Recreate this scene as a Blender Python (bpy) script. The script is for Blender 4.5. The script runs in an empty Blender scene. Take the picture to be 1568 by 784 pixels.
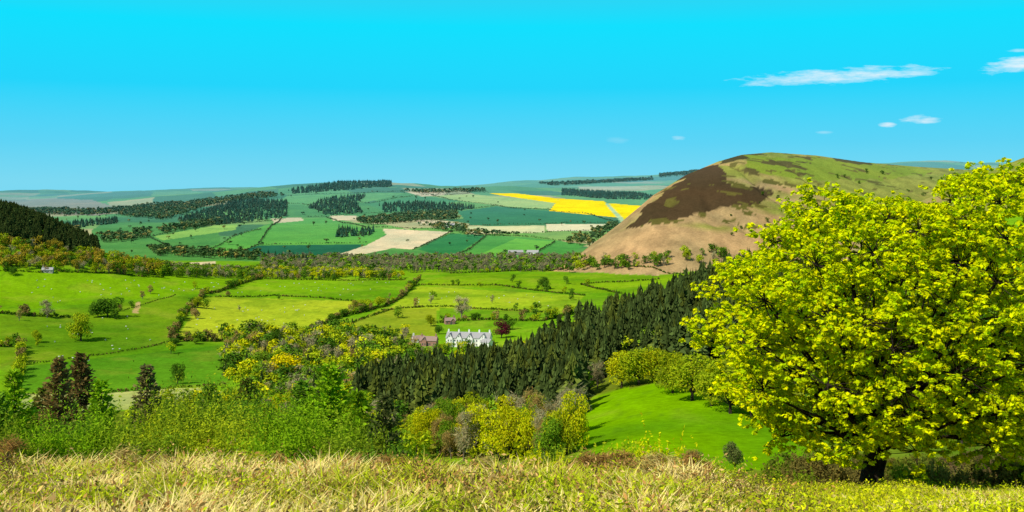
import bpy, math, numpy as np
from math import radians
F=1681.0; V0=296.0; CU=784.0
rs=np.random.RandomState
S=bpy.context.scene
S.view_settings.view_transform='Standard'; S.view_settings.look='None'; S.view_settings.exposure=0
# ---------------------------------------------------------------- noise
def hsh(i,j,s):
    n=(i.astype(np.int64)*374761393+j.astype(np.int64)*668265263+s*982451653)&0xffffffff
    n=((n^(n>>13))*1274126177)&0xffffffff
    return ((n^(n>>16))&0xffff)/65535.0
def vnoise(x,y,s=0):
    i=np.floor(x);j=np.floor(y);fx=x-i;fy=y-j
    fx=fx*fx*(3-2*fx);fy=fy*fy*(3-2*fy)
    a=hsh(i,j,s);b=hsh(i+1,j,s);c=hsh(i,j+1,s);d=hsh(i+1,j+1,s)
    return (a*(1-fx)+b*fx)*(1-fy)+(c*(1-fx)+d*fx)*fy
def fbm(x,y,s=0,o=4):
    t=0;a=.5
    for k in range(o):
        t=t+a*vnoise(x*2**k,y*2**k,s+k*7);a*=.5
    return t/(1-.5**o)
# ---------------------------------------------------------------- terrain heights
DN=[2,6,10,14,18,22,28,34,42,70,150,280,400,550,700,900,1200,1450,1600,2000,2400,3000,3500,4000,5000,5600,6500,9000,16000]
L=[1893,996,834,792,752,742,765,790,800]
M=[1893,996,838,800,765,755,765,785,800]
R=[1893,996,850,825,802,787,768,761,775]
T={
-1400:L+[790,780,760,710,640,590,480,370,260,280,385,375,350,340,335,320,315,308,298,297],
-600:L+[790,780,760,710,640,590,500,400,285,310,385,375,350,340,335,320,315,308,298,297],
0:L+[790,785,765,715,645,600,520,440,318,336,402,380,352,343,336,323,318,311,297,297],
70:L+[790,785,765,715,645,600,524,450,343,360,402,382,352,342,335,320,313,307,296,297],
135:L+[790,785,765,715,645,600,528,455,376,386,402,382,352,342,335,320,313,307,296,297],
240:L+[790,785,765,715,645,602,532,462,413,411,402,382,352,340,332,313,302,298,291,297],
400:L+[790,785,765,715,648,602,535,475,436,425,402,384,352,336,320,297,286,291,294,297],
570:L+[790,785,765,715,650,602,533,475,440,425,400,384,352,334,317,290,276,284,300,297],
700:L+[790,785,760,705,640,592,530,475,440,425,400,384,350,334,318,295,285,287,290,292],
800:L+[790,785,735,690,620,570,522,472,440,423,400,384,350,332,317,297,288,286,281,288],
900:M+[790,780,725,645,590,525,512,468,438,420,400,384,350,332,318,298,290,286,273,285],
1000:M+[795,775,715,625,550,490,490,455,432,418,400,384,350,332,318,298,290,284,265,280],
1100:M+[800,770,715,620,530,450,465,435,420,412,398,384,350,332,318,298,290,284,260,275],
1200:R+[800,765,715,625,520,440,430,400,408,405,398,384,350,332,318,298,290,284,260,275],
1300:R+[800,760,700,600,500,420,400,360,385,400,398,384,350,332,318,298,290,284,255,270],
1410:R+[800,750,690,580,480,400,360,306,360,390,398,384,350,332,318,298,290,284,251,270],
1568:R+[800,745,680,560,450,370,310,234,300,360,398,384,350,332,318,298,290,284,253,270],
2200:R+[800,740,660,500,380,300,200,100,150,250,380,384,350,332,318,298,290,284,260,270],
3000:R+[800,740,660,500,380,300,200,60,100,200,380,384,350,332,318,298,290,284,260,270]}
UC=np.array(sorted(T)); TV=np.array([T[u] for u in UC],float)
us=np.concatenate([np.arange(-1400,-60,22.),np.arange(-60,1630,2.4),np.arange(1630,3000,22.)])
Ds=np.concatenate([np.exp(np.arange(math.log(2),math.log(500),.02)),np.exp(np.arange(math.log(500),math.log(16000),.0045))])
lD=np.log(Ds)
uu=np.arange(-1400,3001,10.); ll=np.arange(math.log(2),math.log(16100),.015)
A=np.array([np.interp(uu,UC,TV[:,k]) for k in range(len(DN))])
B=np.array([np.interp(ll,np.log(DN),A[:,i]) for i in range(len(uu))]).T
def sm(a,ax,w,n):
    for _ in range(n):
        p=[(0,0),(0,0)];p[ax]=(w,w);q=np.pad(a,p,mode='edge');c=np.cumsum(q,axis=ax)
        c=np.insert(c,0,0,axis=ax);k=2*w+1
        a=(np.take(c,range(k,c.shape[ax]),axis=ax)-np.take(c,range(0,c.shape[ax]-k),axis=ax))/k
    return a
B=sm(B,1,3,2);B=sm(B,0,1,2)
def bil(G,xs,ys,X,Y):
    fx=np.interp(X,xs,np.arange(len(xs)));fy=np.interp(Y,ys,np.arange(len(ys)))
    i=np.clip(fx.astype(int),0,len(xs)-2);j=np.clip(fy.astype(int),0,len(ys)-2);fx=fx-i;fy=fy-j
    return (G[j,i]*(1-fx)+G[j,i+1]*fx)*(1-fy)+(G[j+1,i]*(1-fx)+G[j+1,i+1]*fx)*fy
UU,DD=np.meshgrid(us,Ds)
VV=bil(B,uu,ll,UU,np.log(DD))
XX=(UU-CU)/F*DD
Z=-(VV-V0)*DD/F
Z+=(fbm(XX/(60),DD/60,3)-.5)*np.clip((DD-60)/400,0,1)*4.5
Z+=(fbm(XX/500,DD/500,4)-.5)*np.clip((DD-1700)/2000,0,1)*34
Z+=(fbm(XX/1100,DD/1500,6,3)-.45)*np.clip((DD-6200)/2000,0,1)*120
Z+=(fbm(XX/2.5,DD/2.5,5)-.5)*np.clip(60/DD,0,1)*.4
hx=[830,850,870,900,950,1000,1050,1100,1135,1180,1250,1320,1400,1500,1568,1800,3000]
hv=[421,411,404,379,341,299,268,247,237,233,238,248,255,261,264,268,268]
vc=np.interp(UU,hx,hv); Dc=np.interp(UU,[850,1000,1180,1400,1568],[1760,1980,2300,2500,2600]);Df=np.interp(UU,[850,1000,1400],[1640,1560,1600])
t=np.clip((DD-Df)/(Dc-Df),0,1); s=1-(1-t)**1.6
hvv=422+(vc-422)*s
HZ=-(hvv-V0)*DD/F-np.maximum(DD-Dc,0)*.22-np.maximum(DD-Dc,0)**2*.0002
gul=np.abs(fbm(XX/130+DD/500,DD/420,8,4)-.5)
HZ+=((fbm(XX/150,DD/150,8,5)-.5)*9-np.clip(.07-gul,0,1)*110)*np.clip(t*3,0,1)*np.clip((1-t)*3,0,1)
HZ[(DD<Df)|(UU<830)]=-999
hill=HZ>Z
Z=np.maximum(Z,HZ)
VG=V0-Z*F/DD
def gz(u,D): return bil(Z,us,lD,np.asarray(u,float),np.log(np.asarray(D,float)))
def pos(u,D):
    u=np.atleast_1d(np.asarray(u,float));D=np.atleast_1d(np.asarray(D,float))
    return np.stack([(u-CU)/F*D,D,gz(u,D)],-1)
def cast(u,v,d1,d2):
    d=np.exp(np.linspace(math.log(d1),math.log(d2),400))
    vg=V0-gz(np.full(400,float(u)),d)*F/d
    k=np.nonzero(vg<=v)[0]
    return d[k[0]] if len(k) else d[np.argmin(vg)]
def inpoly(u,v,P):
    P=np.array(P,float);r=np.zeros(np.shape(u),bool);n=len(P)
    for i in range(n):
        x1,y1=P[i];x2,y2=P[(i+1)%n]
        if y1==y2: continue
        c=((y1>v)!=(y2>v))&(u<(x2-x1)*(v-y1)/(y2-y1)+x1); r^=c
    return r
def lin(r,g,b):
    f=lambda c:(c/255/12.92 if c/255<.04045 else ((c/255+.055)/1.055)**2.4)
    return np.array([f(r),f(g),f(b)])
# ---------------------------------------------------------------- land cover
COL=np.zeros(Z.shape+(3,))
n1=fbm(XX/90,DD/90,11);n2=fbm(XX/8,DD/8,12);n3=fbm(XX/600,DD/600,13);n4=fbm(XX/30,DD/30,14)
KK=.80
def put(mask,c): COL[mask]=np.array(c)*KK
put(DD>0,lin(110,125,30)); put(DD<60,lin(200,182,100))
put(DD>600,lin(118,168,22)); put(DD>2050,lin(88,148,60)); put(DD>2900,lin(92,150,72)); put(DD>5800,lin(95,145,95)); put(DD>7800,lin(85,145,110))  # farthest band bluer: distance haze painted into the base colour
fx=(XX*.94+DD*.34);fy=(-XX*.34+DD*.94)
cell=hsh(np.floor(fx/260+vnoise(fx/300,fy/500,77)*.5),np.floor(fy/420+vnoise(fx/400,fy/300,78)*.4),21)
pal=[lin(85,145,52),lin(112,165,58),lin(68,122,58),lin(136,172,78),lin(180,175,115),lin(98,155,70),lin(72,118,64)]
far=(DD>2450)&(DD<11000)&~hill
for i,c in enumerate(pal):
    m=far&(cell>=i/7)&(cell<(i+1)/7+.001); COL[m]=c*KK
RAPE=np.zeros(Z.shape,bool)
def fld(P,c,d1,d2,w=0,onhill=False,rape=False):
    m=(DD>d1)&(DD<d2)
    if onhill is False: m&=~hill
    ii=np.nonzero(m&(UU>min(p[0] for p in P)-12)&(UU<max(p[0] for p in P)+12))
    a=UU[ii];b=VG[ii]
    if w:
        a=a+(fbm(XX[ii]/40,DD[ii]/40,31,5)-.5)*w*2.2;b=b+(fbm(XX[ii]/40,DD[ii]/40,32,5)-.5)*w
    q=inpoly(a,b,P);jj=(ii[0][q],ii[1][q]);COL[jj]=np.array(c)*KK;RAPE[jj]=rape
Y=lin(255,222,0);CR=lin(228,208,160)
a,b=2050,7800
fld([(0,300),(140,306),(190,322),(150,330),(0,325)],lin(160,145,115),3500,7000,3)
fld([(430,336),(500,334),(560,350),(600,352),(545,392),(345,394),(300,388),(360,362)],lin(95,165,48),a,b)
fld([(235,362),(330,345),(365,343),(360,352),(250,368)],lin(145,188,70),a,b)
fld([(395,376),(560,374),(525,391),(345,394)],lin(32,98,58),a,b)
fld([(640,382),(690,357),(800,363),(900,374),(860,392),(700,397)],lin(82,154,52),a,b)
fld([(640,382),(690,357),(745,360),(690,395)],lin(50,126,55),a,b)
fld([(730,392),(790,365),(850,370),(800,394)],lin(110,180,55),a,b)
fld([(585,350),(690,355),(632,382),(600,380),(545,392),(517,390),(560,376),(592,360)],CR,a,b,1)
fld([(440,300),(560,296),(620,296),(560,310),(470,314),(420,312)],lin(104,164,72),a,b)
fld([(560,312),(640,300),(700,308),(660,320),(590,324)],lin(80,144,66),a,b)
fld([(660,300),(720,297),(852,309),(842,320),(770,316),(700,307)],lin(176,198,100),a,b)
fld([(700,324),(760,316),(900,328),(945,341),(720,345)],lin(52,120,62),a,b)
fld([(715,347),(835,345),(835,356),(715,359)],lin(215,212,150),a,b);fld([(836,343),(930,343),(905,353),(838,354)],lin(235,220,170),a,b)
fld([(415,335),(462,333),(465,338),(420,342)],CR,a,b);fld([(505,330),(545,330),(550,336),(510,338)],CR,a,b)
fld([(636,336),(700,340),(700,346),(640,343)],CR,a,b);fld([(620,293),(685,294),(680,299),(645,301)],CR,a,b)
fld([(885,286),(975,285),(992,289),(890,292)],lin(200,190,140),a,9500)
fld([(748,296),(790,296),(856,304),(850,311),(800,304)],Y,a,b,0,False,True)
fld([(856,304),(925,308),(946,333),(841,323)],Y,a,b,0,False,True);fld([(930,311),(996,316),(975,338),(952,338)],Y,a,b,0,False,True)
fld([(926,311),(931,311),(962,342),(953,343)],lin(190,215,150),a,b)
a,b=640,2050
fld([(-60,400),(60,412),(395,430),(335,447),(270,452),(-60,484)],lin(124,172,14),a,b)
fld([(330,455),(400,426),(625,428),(560,460)],lin(126,172,20),a,b)
fld([(268,522),(312,454),(545,461),(530,478),(480,506),(330,520)],lin(176,192,40),a,b)
fld([(-60,490),(290,452),(266,520),(200,540),(-60,566)],lin(116,154,22),a,b)
fld([(585,480),(640,438),(895,453),(870,480),(600,474)],lin(164,190,36),a,b)
fld([(640,437),(690,419),(1100,420),(960,450)],lin(128,168,20),a,b)
fld([(490,520),(580,474),(668,472),(668,520)],lin(150,166,36),a,b)
fld([(672,471),(850,480),(820,492),(672,494)],lin(118,164,26),a,b)
fld([(-60,606),(310,594),(340,600),(300,626),(-60,632)],lin(182,188,105),500,900,3)
fld([(30,562),(340,528),(352,588),(160,602),(30,600)],lin(92,148,26),a,b)
fld([(204,480),(211,462),(217,464),(213,480)],lin(200,170,110),a,b,4)
fld([(255,404),(330,400),(330,404),(258,408)],CR,1500,3000)
fld([(880,620),(930,600),(1000,586),(1060,600),(1230,660),(1240,735),(880,735)],lin(118,166,3),250,560,3)
fld([(625,698),(760,702),(760,735),(625,730)],lin(122,170,15),250,420)
past=(DD>250)&(DD<2050)&~hill
w1=np.clip((n4-.55)*5,0,1)[...,None]*.4
COL[past]=(COL*(1-w1)+lin(152,158,48)*KK*w1)[past]
w2=np.clip((.46-n1)*5,0,1)[...,None]*.4
COL[past]=(COL*(1-w2)+lin(82,136,18)*KK*w2)[past]
rush=np.clip((fbm(XX/7,DD/14,15,4)-.58)*7,0,1)[...,None]*.3
COL[past]=(COL*(1-rush)+lin(80,115,25)*KK*rush)[past]
hm=hill|((DD>900)&(DD<1700)&(UU>1180)&(VG<400))
c1=lin(168,138,90);c2=lin(138,146,58);c3=lin(192,160,112)
q=fbm(XX/110,DD/110,41,5)[...,None]; hc=c1*(1-q)+c3*q
gm=np.clip((fbm(XX/160,DD/60,42,5)-.45)*3.5+np.clip((316-VG)/50,-1,.9)+np.clip((UU-1100)/450,-.1,.4),0,.92)[...,None]
hc=hc*(1-gm)+c2*gm
sk_=np.clip((fbm(XX/14,DD/22,43,4)-.5)*3,-.5,.5)[...,None];hc=hc*(1-sk_*.3)
COL[hm]=(hc*KK)[hm]
fld([(1140,236),(1330,248),(1440,262),(1350,278),(1250,275),(1150,262)],lin(130,148,46),1500,3000,12,True)
HE=lin(80,64,42)
fld([(955,352),(1000,308),(1055,262),(1095,250),(1110,262),(1108,278),(1130,286),(1160,288),(1185,296),(1165,310),(1110,318),(1060,328),(1010,342)],HE,1500,3000,9,True)
fld([(1098,251),(1120,238),(1140,237),(1148,243),(1125,247)],lin(80,72,40),1500,3000,5,True)
m=inpoly(UU,VG,[(1140,234),(1240,240),(1260,262),(1200,280),(1130,262)])&hill&(fbm(XX/60,DD/25,52,5)>.55);COL[m]=lin(92,84,44)*KK
m=hill&(fbm(XX/30,DD/20,51,5)>.66)&(VG<350); COL[m]=lin(104,98,46)*KK
fld([(1275,241),(1335,249),(1335,254),(1280,247)],lin(85,80,42),1500,3000,3,True)
COL*=(1+.34*(n1-.5)+.30*(n2-.5)+.14*(n3-.5)+.2*(n4-.5))[...,None]
COL[...,0]*=1+.3*(n1-.5)
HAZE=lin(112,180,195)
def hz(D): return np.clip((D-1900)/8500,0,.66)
kz=hz(DD)[...,None]*np.where(RAPE,.12,1.)[...,None];COL=COL*(1-kz)+HAZE*.68*kz  # aerial haze painted into ground colour, growing with distance; rape fields mostly spared
# ---------------------------------------------------------------- mesh helpers
def mkmesh(name,V,Fc,C=None,mat=None,smooth=False,parent=None):
    Fc=np.asarray(Fc);k=Fc.shape[1]
    me=bpy.data.meshes.new(name);me.vertices.add(len(V));me.vertices.foreach_set('co',np.ascontiguousarray(V,np.float32).ravel())
    me.loops.add(Fc.size);me.polygons.add(len(Fc))
    me.polygons.foreach_set('loop_start',np.arange(len(Fc),dtype=np.int32)*k)
    me.loops.foreach_set('vertex_index',Fc.astype(np.int32).ravel())
    me.polygons.foreach_set('use_smooth',np.full(len(Fc),smooth))
    if C is not None:
        at=me.color_attributes.new('Col','FLOAT_COLOR','POINT')
        at.data.foreach_set('color',np.concatenate([np.clip(C,0,1),np.ones((len(C),1))],1).astype(np.float32).ravel())
    me.update(calc_edges=True)
    ob=bpy.data.objects.new(name,me);S.collection.objects.link(ob)
    if mat: me.materials.append(mat)
    if parent: ob.parent=parent
    return ob
class Acc:
    def __init__(s): s.V=[];s.T=[];s.C=[];s.n=0
    def add(s,V,T,C):
        s.V.append(V);s.T.append(T+s.n);s.C.append(np.broadcast_to(C,(len(V),3)));s.n+=len(V)
    def obj(s,name,mat,**k):
        return mkmesh(name,np.concatenate(s.V),np.concatenate(s.T),np.concatenate(s.C),mat,**k)
def nd(nt,t,**k):
    n=nt.nodes.new(t)
    for a,b in k.items(): setattr(n,a,b)
    return n
def colmat(name,rough=.8,trans=0.,nscale=0,namt=.3,bump=0,det=5):
    m=bpy.data.materials.new(name);m.use_nodes=True;nt=m.node_tree;nt.nodes.clear()
    out=nd(nt,'ShaderNodeOutputMaterial');at=nd(nt,'ShaderNodeAttribute',attribute_name='Col')
    c=at.outputs['Color']
    if nscale:
        g=nd(nt,'ShaderNodeNewGeometry');no=nd(nt,'ShaderNodeTexNoise');no.inputs['Scale'].default_value=nscale;no.inputs['Detail'].default_value=det;no.inputs['Roughness'].default_value=.7
        nt.links.new(g.outputs['Position'],no.inputs['Vector'])
        mr=nd(nt,'ShaderNodeMapRange');mr.inputs[1].default_value=.3;mr.inputs[2].default_value=.7;mr.inputs[3].default_value=1-namt;mr.inputs[4].default_value=1+namt
        nt.links.new(no.outputs['Fac'],mr.inputs[0])
        mx=nd(nt,'ShaderNodeVectorMath',operation='SCALE');nt.links.new(c,mx.inputs[0]);nt.links.new(mr.outputs[0],mx.inputs['Scale']);c=mx.outputs[0]
    p=nd(nt,'ShaderNodeBsdfDiffuse');p.inputs['Roughness'].default_value=rough*.3
    nt.links.new(c,p.inputs['Color'])
    if bump:
        bp=nd(nt,'ShaderNodeBump');bp.inputs['Strength'].default_value=.7;bp.inputs['Distance'].default_value=bump;nt.links.new(no.outputs['Fac'],bp.inputs['Height']);nt.links.new(bp.outputs[0],p.inputs['Normal'])
    o=p.outputs[0]
    if trans:
        tr=nd(nt,'ShaderNodeBsdfTranslucent');nt.links.new(c,tr.inputs['Color']);mi=nd(nt,'ShaderNodeMixShader');mi.inputs[0].default_value=trans
        nt.links.new(o,mi.inputs[1]);nt.links.new(tr.outputs[0],mi.inputs[2]);o=mi.outputs[0]
    nt.links.new(o,out.inputs[0]);return m
MG=colmat('ground_cover',.95,0,nscale=.3,namt=.24,bump=.5)
ML=colmat('leaf',.6,.3); MF=colmat('distant_foliage',.9,0); MB=colmat('bark',.9,0,nscale=6,namt=.5,bump=.05)
MGR=colmat('grass_blades',.8,.25)
nr,nc=Z.shape
idx=np.arange(nr*nc).reshape(nr,nc)
FQ=np.stack([idx[:-1,:-1],idx[:-1,1:],idx[1:,1:],idx[1:,:-1]],-1).reshape(-1,4)
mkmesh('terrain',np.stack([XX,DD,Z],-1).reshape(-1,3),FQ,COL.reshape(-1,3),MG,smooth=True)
gx,gy=np.meshgrid(np.linspace(-120,120,60),np.linspace(-120,3,40));gzv=-2.15-gy*.02+(fbm(gx/6,gy/6,9)-.5)*.3
gi=np.arange(gx.size).reshape(gx.shape);gq=np.stack([gi[:-1,:-1],gi[:-1,1:],gi[1:,1:],gi[1:,:-1]],-1).reshape(-1,4)
mkmesh('ground',np.stack([gx,gy,gzv],-1).reshape(-1,3),gq,np.tile(lin(190,170,95)*.7,(gx.size,1)),MG,smooth=True)
# ---------------------------------------------------------------- vegetation templates
def leaves(r,P,N,size,asp=.5):
    n=len(P);N=N/np.linalg.norm(N,axis=1,keepdims=True)
    t=np.cross(N,r.normal(size=(n,3)));t/=np.linalg.norm(t,axis=1,keepdims=True)+1e-9;b=np.cross(N,t)
    s=(size*r.uniform(.6,1.35,n))[:,None]
    V=np.stack([P-t*s,P+b*s*asp,P+t*s,P-b*s*asp],1).reshape(-1,3)
    i=np.arange(n)[:,None]*4;T=np.concatenate([i+[0,1,2],i+[0,2,3]],0)
    return V,T
def cloud(r,C,Rd,n,size,up=.4,jit=.7,asp=.5,shell=.5,sq=1.):
    C=np.repeat(C,n,0);Rr=np.repeat(Rd,n)
    d=r.normal(size=(len(C),3));d/=np.linalg.norm(d,axis=1,keepdims=True)
    rad=shell+(1-shell)*r.uniform(0,1,len(C))
    P=C+d*(Rr*rad)[:,None]*[1,1,sq]
    N=d+[0,0,up]+r.normal(size=d.shape)*jit
    V,T=leaves(r,P,N,size,asp)
    m=np.repeat(r.uniform(.7,1.25,len(P)),4)[:,None]*np.array([1,1,1.]);m[:,0]*=np.repeat(r.uniform(.85,1.15,len(P)),4)
    return V,T,m
def tube(pts,rad,k=6):
    pts=np.array(pts,float);n=len(pts);rad=np.asarray(rad,float)
    d=np.gradient(pts,axis=0);d/=np.linalg.norm(d,axis=1,keepdims=True)+1e-9
    ref=np.where(np.abs(d[:,2:3])>.9,np.array([[1.,0,0]]),np.array([[0,0,1.]]))
    a=np.cross(d,ref);a/=np.linalg.norm(a,axis=1,keepdims=True)+1e-9;b=np.cross(d,a)
    an=np.arange(k)*2*np.pi/k
    V=(pts[:,None]+(a[:,None]*np.cos(an)[None,:,None]+b[:,None]*np.sin(an)[None,:,None])*rad[:,None,None]).reshape(-1,3)
    i=np.arange(n-1)[:,None]*k;j=np.arange(k)[None];j2=(j+1)%k
    q=np.stack([i+j,i+j2,i+k+j2,i+k+j],-1).reshape(-1,4)
    return V,np.concatenate([q[:,[0,1,2]],q[:,[0,2,3]]])
TR=np.array([.07,.055,.04])
def tpl(parts):
    V=[];T=[];m=[];a=[];n=0
    for v,t,mm,aa in parts:
        V.append(v);T.append(t+n);n+=len(v);m.append(np.broadcast_to(mm,(len(v),3)));a.append(np.broadcast_to(aa,(len(v),3)))
    return [np.concatenate(x) for x in (V,T,m,a)]
def broad(seed,nl,n,size,w=.42,bare=False,low=.18):
    r=rs(seed);th=r.uniform(0,6.28,nl);z=r.uniform(low+.17,.84,nl)
    mx=w*.62*np.sqrt(np.clip(1-((z-.5)/.52)**2,.05,1));rr=mx*np.sqrt(r.uniform(.1,1,nl))
    C=np.stack([rr*np.cos(th),rr*np.sin(th),z],1);Rd=r.uniform(.13,.2,nl)*(w/.42)
    C=np.concatenate([C,[[0,0,.55]]]);Rd=np.append(Rd,w*.55)
    if bare: V,T,m=cloud(r,C,Rd*1.05,n,size,up=0,jit=1.2,asp=.1,shell=.1)
    else: V,T,m=cloud(r,C,Rd,n,size,shell=.7)
    parts=[(V,T,m,0)]
    tv,tt=tube([[0,0,-.06],[0,0,.2],[.01,0,.6]],[.03,.022,.01],4);parts.append((tv,tt,0,TR*(3 if bare else 1)))
    if bare or n>60:
        for c in C[:-1]:
            tv,tt=tube([[0,0,.15],[c[0]*.5,c[1]*.5,c[2]*.6+.05],c],[.016,.01,.003],3);parts.append((tv,tt,0,TR*(3 if bare else 1)))
    return tpl(parts)
def spruce(seed,nlay,nb,w=.17):
    r=rs(seed);V=[];T=[];m=[];n=0
    for i in range(nlay):
        f=i/(nlay-1.);z=.1+.86*f;R_=w*(1-f)**.7*r.uniform(.75,1.2)+.008
        for k in range(nb):
            a=(k+r.uniform(-.3,.3))*2*np.pi/nb+i*1.3;R2=R_*r.uniform(.65,1.3);da=.5*6.3/nb
            h=.9/nlay*1.5
            p=[[0,0,z+h],[np.cos(a)*R2,np.sin(a)*R2,z-h*.4*r.uniform(-.6,1.6)],[np.cos(a-da)*R2*.6,np.sin(a-da)*R2*.6,z-h*.5],[np.cos(a+da)*R2*.6,np.sin(a+da)*R2*.6,z-h*.5]]
            V+=p;T+=[[n,n+2,n+1],[n,n+1,n+3]];m+=[[r.uniform(.55,1.6)]*3]*4;n+=4
    tv,tt=tube([[0,0,-.05],[0,0,.5],[0,0,1.]],[.016,.01,.002],4)
    return tpl([(np.array(V),np.array(T),np.array(m),0),(tv,tt,0,TR)])
B_far=[broad(i,3,8,.16) for i in range(5)]
B_mid=[broad(20+i,9,34,.06,w=.46,low=.08) for i in range(6)]
B_near=[broad(40+i,16,190,.026,w=.46,low=.08) for i in range(5)]
B_bare=[broad(60+i,9,34,.09,w=.40,bare=True,low=.15) for i in range(4)]
B_bareN=[broad(70+i,14,110,.06,w=.40,bare=True,low=.12) for i in range(4)]
S_far=[spruce(i,5,5,.22) for i in range(3)]
S_mid=[spruce(10+i,14,8,.2) for i in range(6)]
BUSH=[broad(90+i,4,16,.16,w=.6,low=-.1) for i in range(5)]
def place(acc,tpls,P,H,Wf,col,seed=0):
    r=rs(seed);k=len(P)
    if k==0: return
    H=np.broadcast_to(H,k);Wf=np.broadcast_to(Wf,k);col=np.broadcast_to(col,(k,3));w=r.randint(0,len(tpls),k);ang=r.uniform(0,6.28,k)
    kz=hz(P[:,1])[:,None];col=col*(1-kz)+HAZE*.44*kz  # same painted haze blended into far plant colours, no air volume
    lx=r.normal(size=k)*.025;ly=r.normal(size=k)*.025
    for ti,(V,T,m,a) in enumerate(tpls):
        s=np.nonzero(w==ti)[0]
        if len(s)==0: continue
        c=np.cos(ang[s])[:,None];sn=np.sin(ang[s])[:,None]
        Zl=V[None,:,2]*H[s][:,None]
        X=(V[None,:,0]*c-V[None,:,1]*sn)*(H[s]*Wf[s])[:,None]+P[s,0:1]+Zl*lx[s][:,None]
        Yv=(V[None,:,0]*sn+V[None,:,1]*c)*(H[s]*Wf[s])[:,None]+P[s,1:2]+Zl*ly[s][:,None]
        Zv=Zl+P[s,2:3]
        VV_=np.stack([X,Yv,Zv],-1).reshape(-1,3)
        TT=(T[None]+(np.arange(len(s))*len(V))[:,None,None]).reshape(-1,3)
        CC=(m[None]*col[s][:,None]+a[None]).reshape(-1,3)
        acc.add(VV_,TT,CC)
def scat(poly,d1,d2,sp,seed,cap=6000):
    r=rs(seed);u1=min(p[0] for p in poly);u2=max(p[0] for p in poly)
    n=int(min((u2-u1)/F*(d2*d2-d1*d1)/2/sp/sp,400000))
    u=r.uniform(u1,u2,n);D=np.sqrt(r.uniform(0,1,n)*(d2*d2-d1*d1)+d1*d1);v=V0-gz(u,D)*F/D
    k=inpoly(u,v,poly);u=u[k];D=D[k]
    if len(u)>cap: u=u[:cap];D=D[:cap]
    return pos(u,D)
def pick(r,n,cols,wts,var=.2):
    w=np.array(wts,float);i=r.choice(len(cols),n,p=w/w.sum())
    return np.array(cols)[i]*r.uniform(1-var,1+var,(n,1))
YG=lin(200,200,20);YG2=lin(164,178,25);DG=lin(82,118,28);MGc=lin(116,150,30);GB=lin(168,158,112);BR=lin(172,148,80);SP=lin(68,82,38);SPT=lin(50,88,55)
# plantation
P=scat([(1115,446),(1000,486),(900,520),(850,542),(800,566),(700,590),(560,603),(545,640),(700,668),(840,672),(880,640),(905,590),(960,562),(1020,560),(1100,555),(1200,500),(1200,420)],440,780,5.6,1,4500)
r=rs(5);st_=fbm(P[:,0]/45,P[:,1]/45,71);k0=(st_>.27);P=P[k0];st_=st_[k0];k=len(P);a=Acc();hh=r.uniform(14,27,k)*(.75+.5*st_)
place(a,S_mid,P,hh,r.uniform(.9,1.45,k),SP*r.uniform(.55,1.4,(k,1))*np.where(r.rand(k,1)<.25,[[1.4,1.2,.8]],[[1,1,1.]]),2)
i=rs(6).rand(k)<.04;place(a,B_mid,P[i],r.uniform(12,17,i.sum()),1.,pick(r,i.sum(),[YG2,MGc],[1,1]),4)
a.obj('spruce_plantation',MF)
print('plantation',k)
def wood(name,poly,d1,d2,sp,seed,h1,h2,tb,mat=MF,cap=5000,wf=(.85,1.3)):
    P=scat(poly,d1,d2,sp,seed,cap);r=rs(seed);k=len(P);a=Acc()
    if k==0: print('EMPTY',name);return
    pr=np.array([x[1] for x in tb]);ch=r.choice(len(tb),k,p=pr/pr.sum())
    for i,x in enumerate(tb):
        s=ch==i;n=int(s.sum())
        place(a,x[0],P[s],r.uniform(h1,h2,n),r.uniform(wf[0],wf[1],n),pick(r,n,x[2],x[3]),seed+i)
    a.obj(name,mat)
mixed=[(B_mid,.58,[YG,YG2,MGc,DG],[2,3,3,3]),(B_bare,.24,[GB,BR],[3,1]),(S_mid,.18,[SP],[1])]
wood('valley_woodland',[(340,520),(480,522),(520,508),(600,532),(650,556),(560,600),(545,650),(420,640),(345,590)],620,1000,8.5,11,9,19,mixed)
wood('valley_woodland',[(590,536),(680,538),(860,534),(860,560),(600,560)],700,1000,10,31,6,11,mixed)
wood('valley_woodland',[(480,508),(560,496),(630,512),(630,520),(480,530)],700,1000,12,39,8,12,mixed)
wood('woodland_edge',[(560,600),(640,600),(640,640),(560,660)],500,800,8,12,9,15,mixed)
wood('lower_woodland',[(200,640),(480,625),(640,660),(640,720),(200,720)],380,620,10,33,9,16,mixed,ML)
wood('woodland',[(640,668),(880,660),(890,690),(860,706),(640,706)],330,480,7.5,13,12,21,[(B_near,.58,[YG,YG2,MGc],[3,3,2]),(B_bareN,.42,[GB,BR],[3,1])],ML,wf=(.6,1.))
wood('hillside_conifers',[(-80,290),(0,296),(70,330),(150,372),(150,392),(60,378),(-80,366)],1280,1580,6.2,14,15,22,[(S_mid,1,[SP*.8],[1])])
wood('hillside_woodland',[(-80,366),(60,378),(150,392),(260,415),(250,422),(60,416),(-80,408)],1150,1560,8.5,15,9,16,[(B_mid,.8,[YG2*.8,lin(165,145,40),DG],[3,3,1]),(B_bare,.2,[GB,BR],[1,1])])
wood('tree_belt',[(240,412),(395,418),(395,428),(240,424)],1350,1800,8,16,9,14,[(B_mid,.65,[DG,MGc,YG2],[3,2,1]),(B_bare,.35,[GB],[1])])
wood('tree_belt',[(395,416),(600,420),(620,427),(395,427)],1500,1900,8,17,8,14,[(B_mid,.65,[DG,YG2,YG],[2,2,2]),(B_bare,.35,[GB],[1])])
wood('riverside_woodland',[(400,396),(900,394),(880,416),(640,418),(400,414)],1650,2150,12,18,9,15,[(B_bare,.6,[GB*.9,lin(130,126,95)],[1,1]),(B_far,.4,[DG,MGc],[1,1])])
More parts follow.
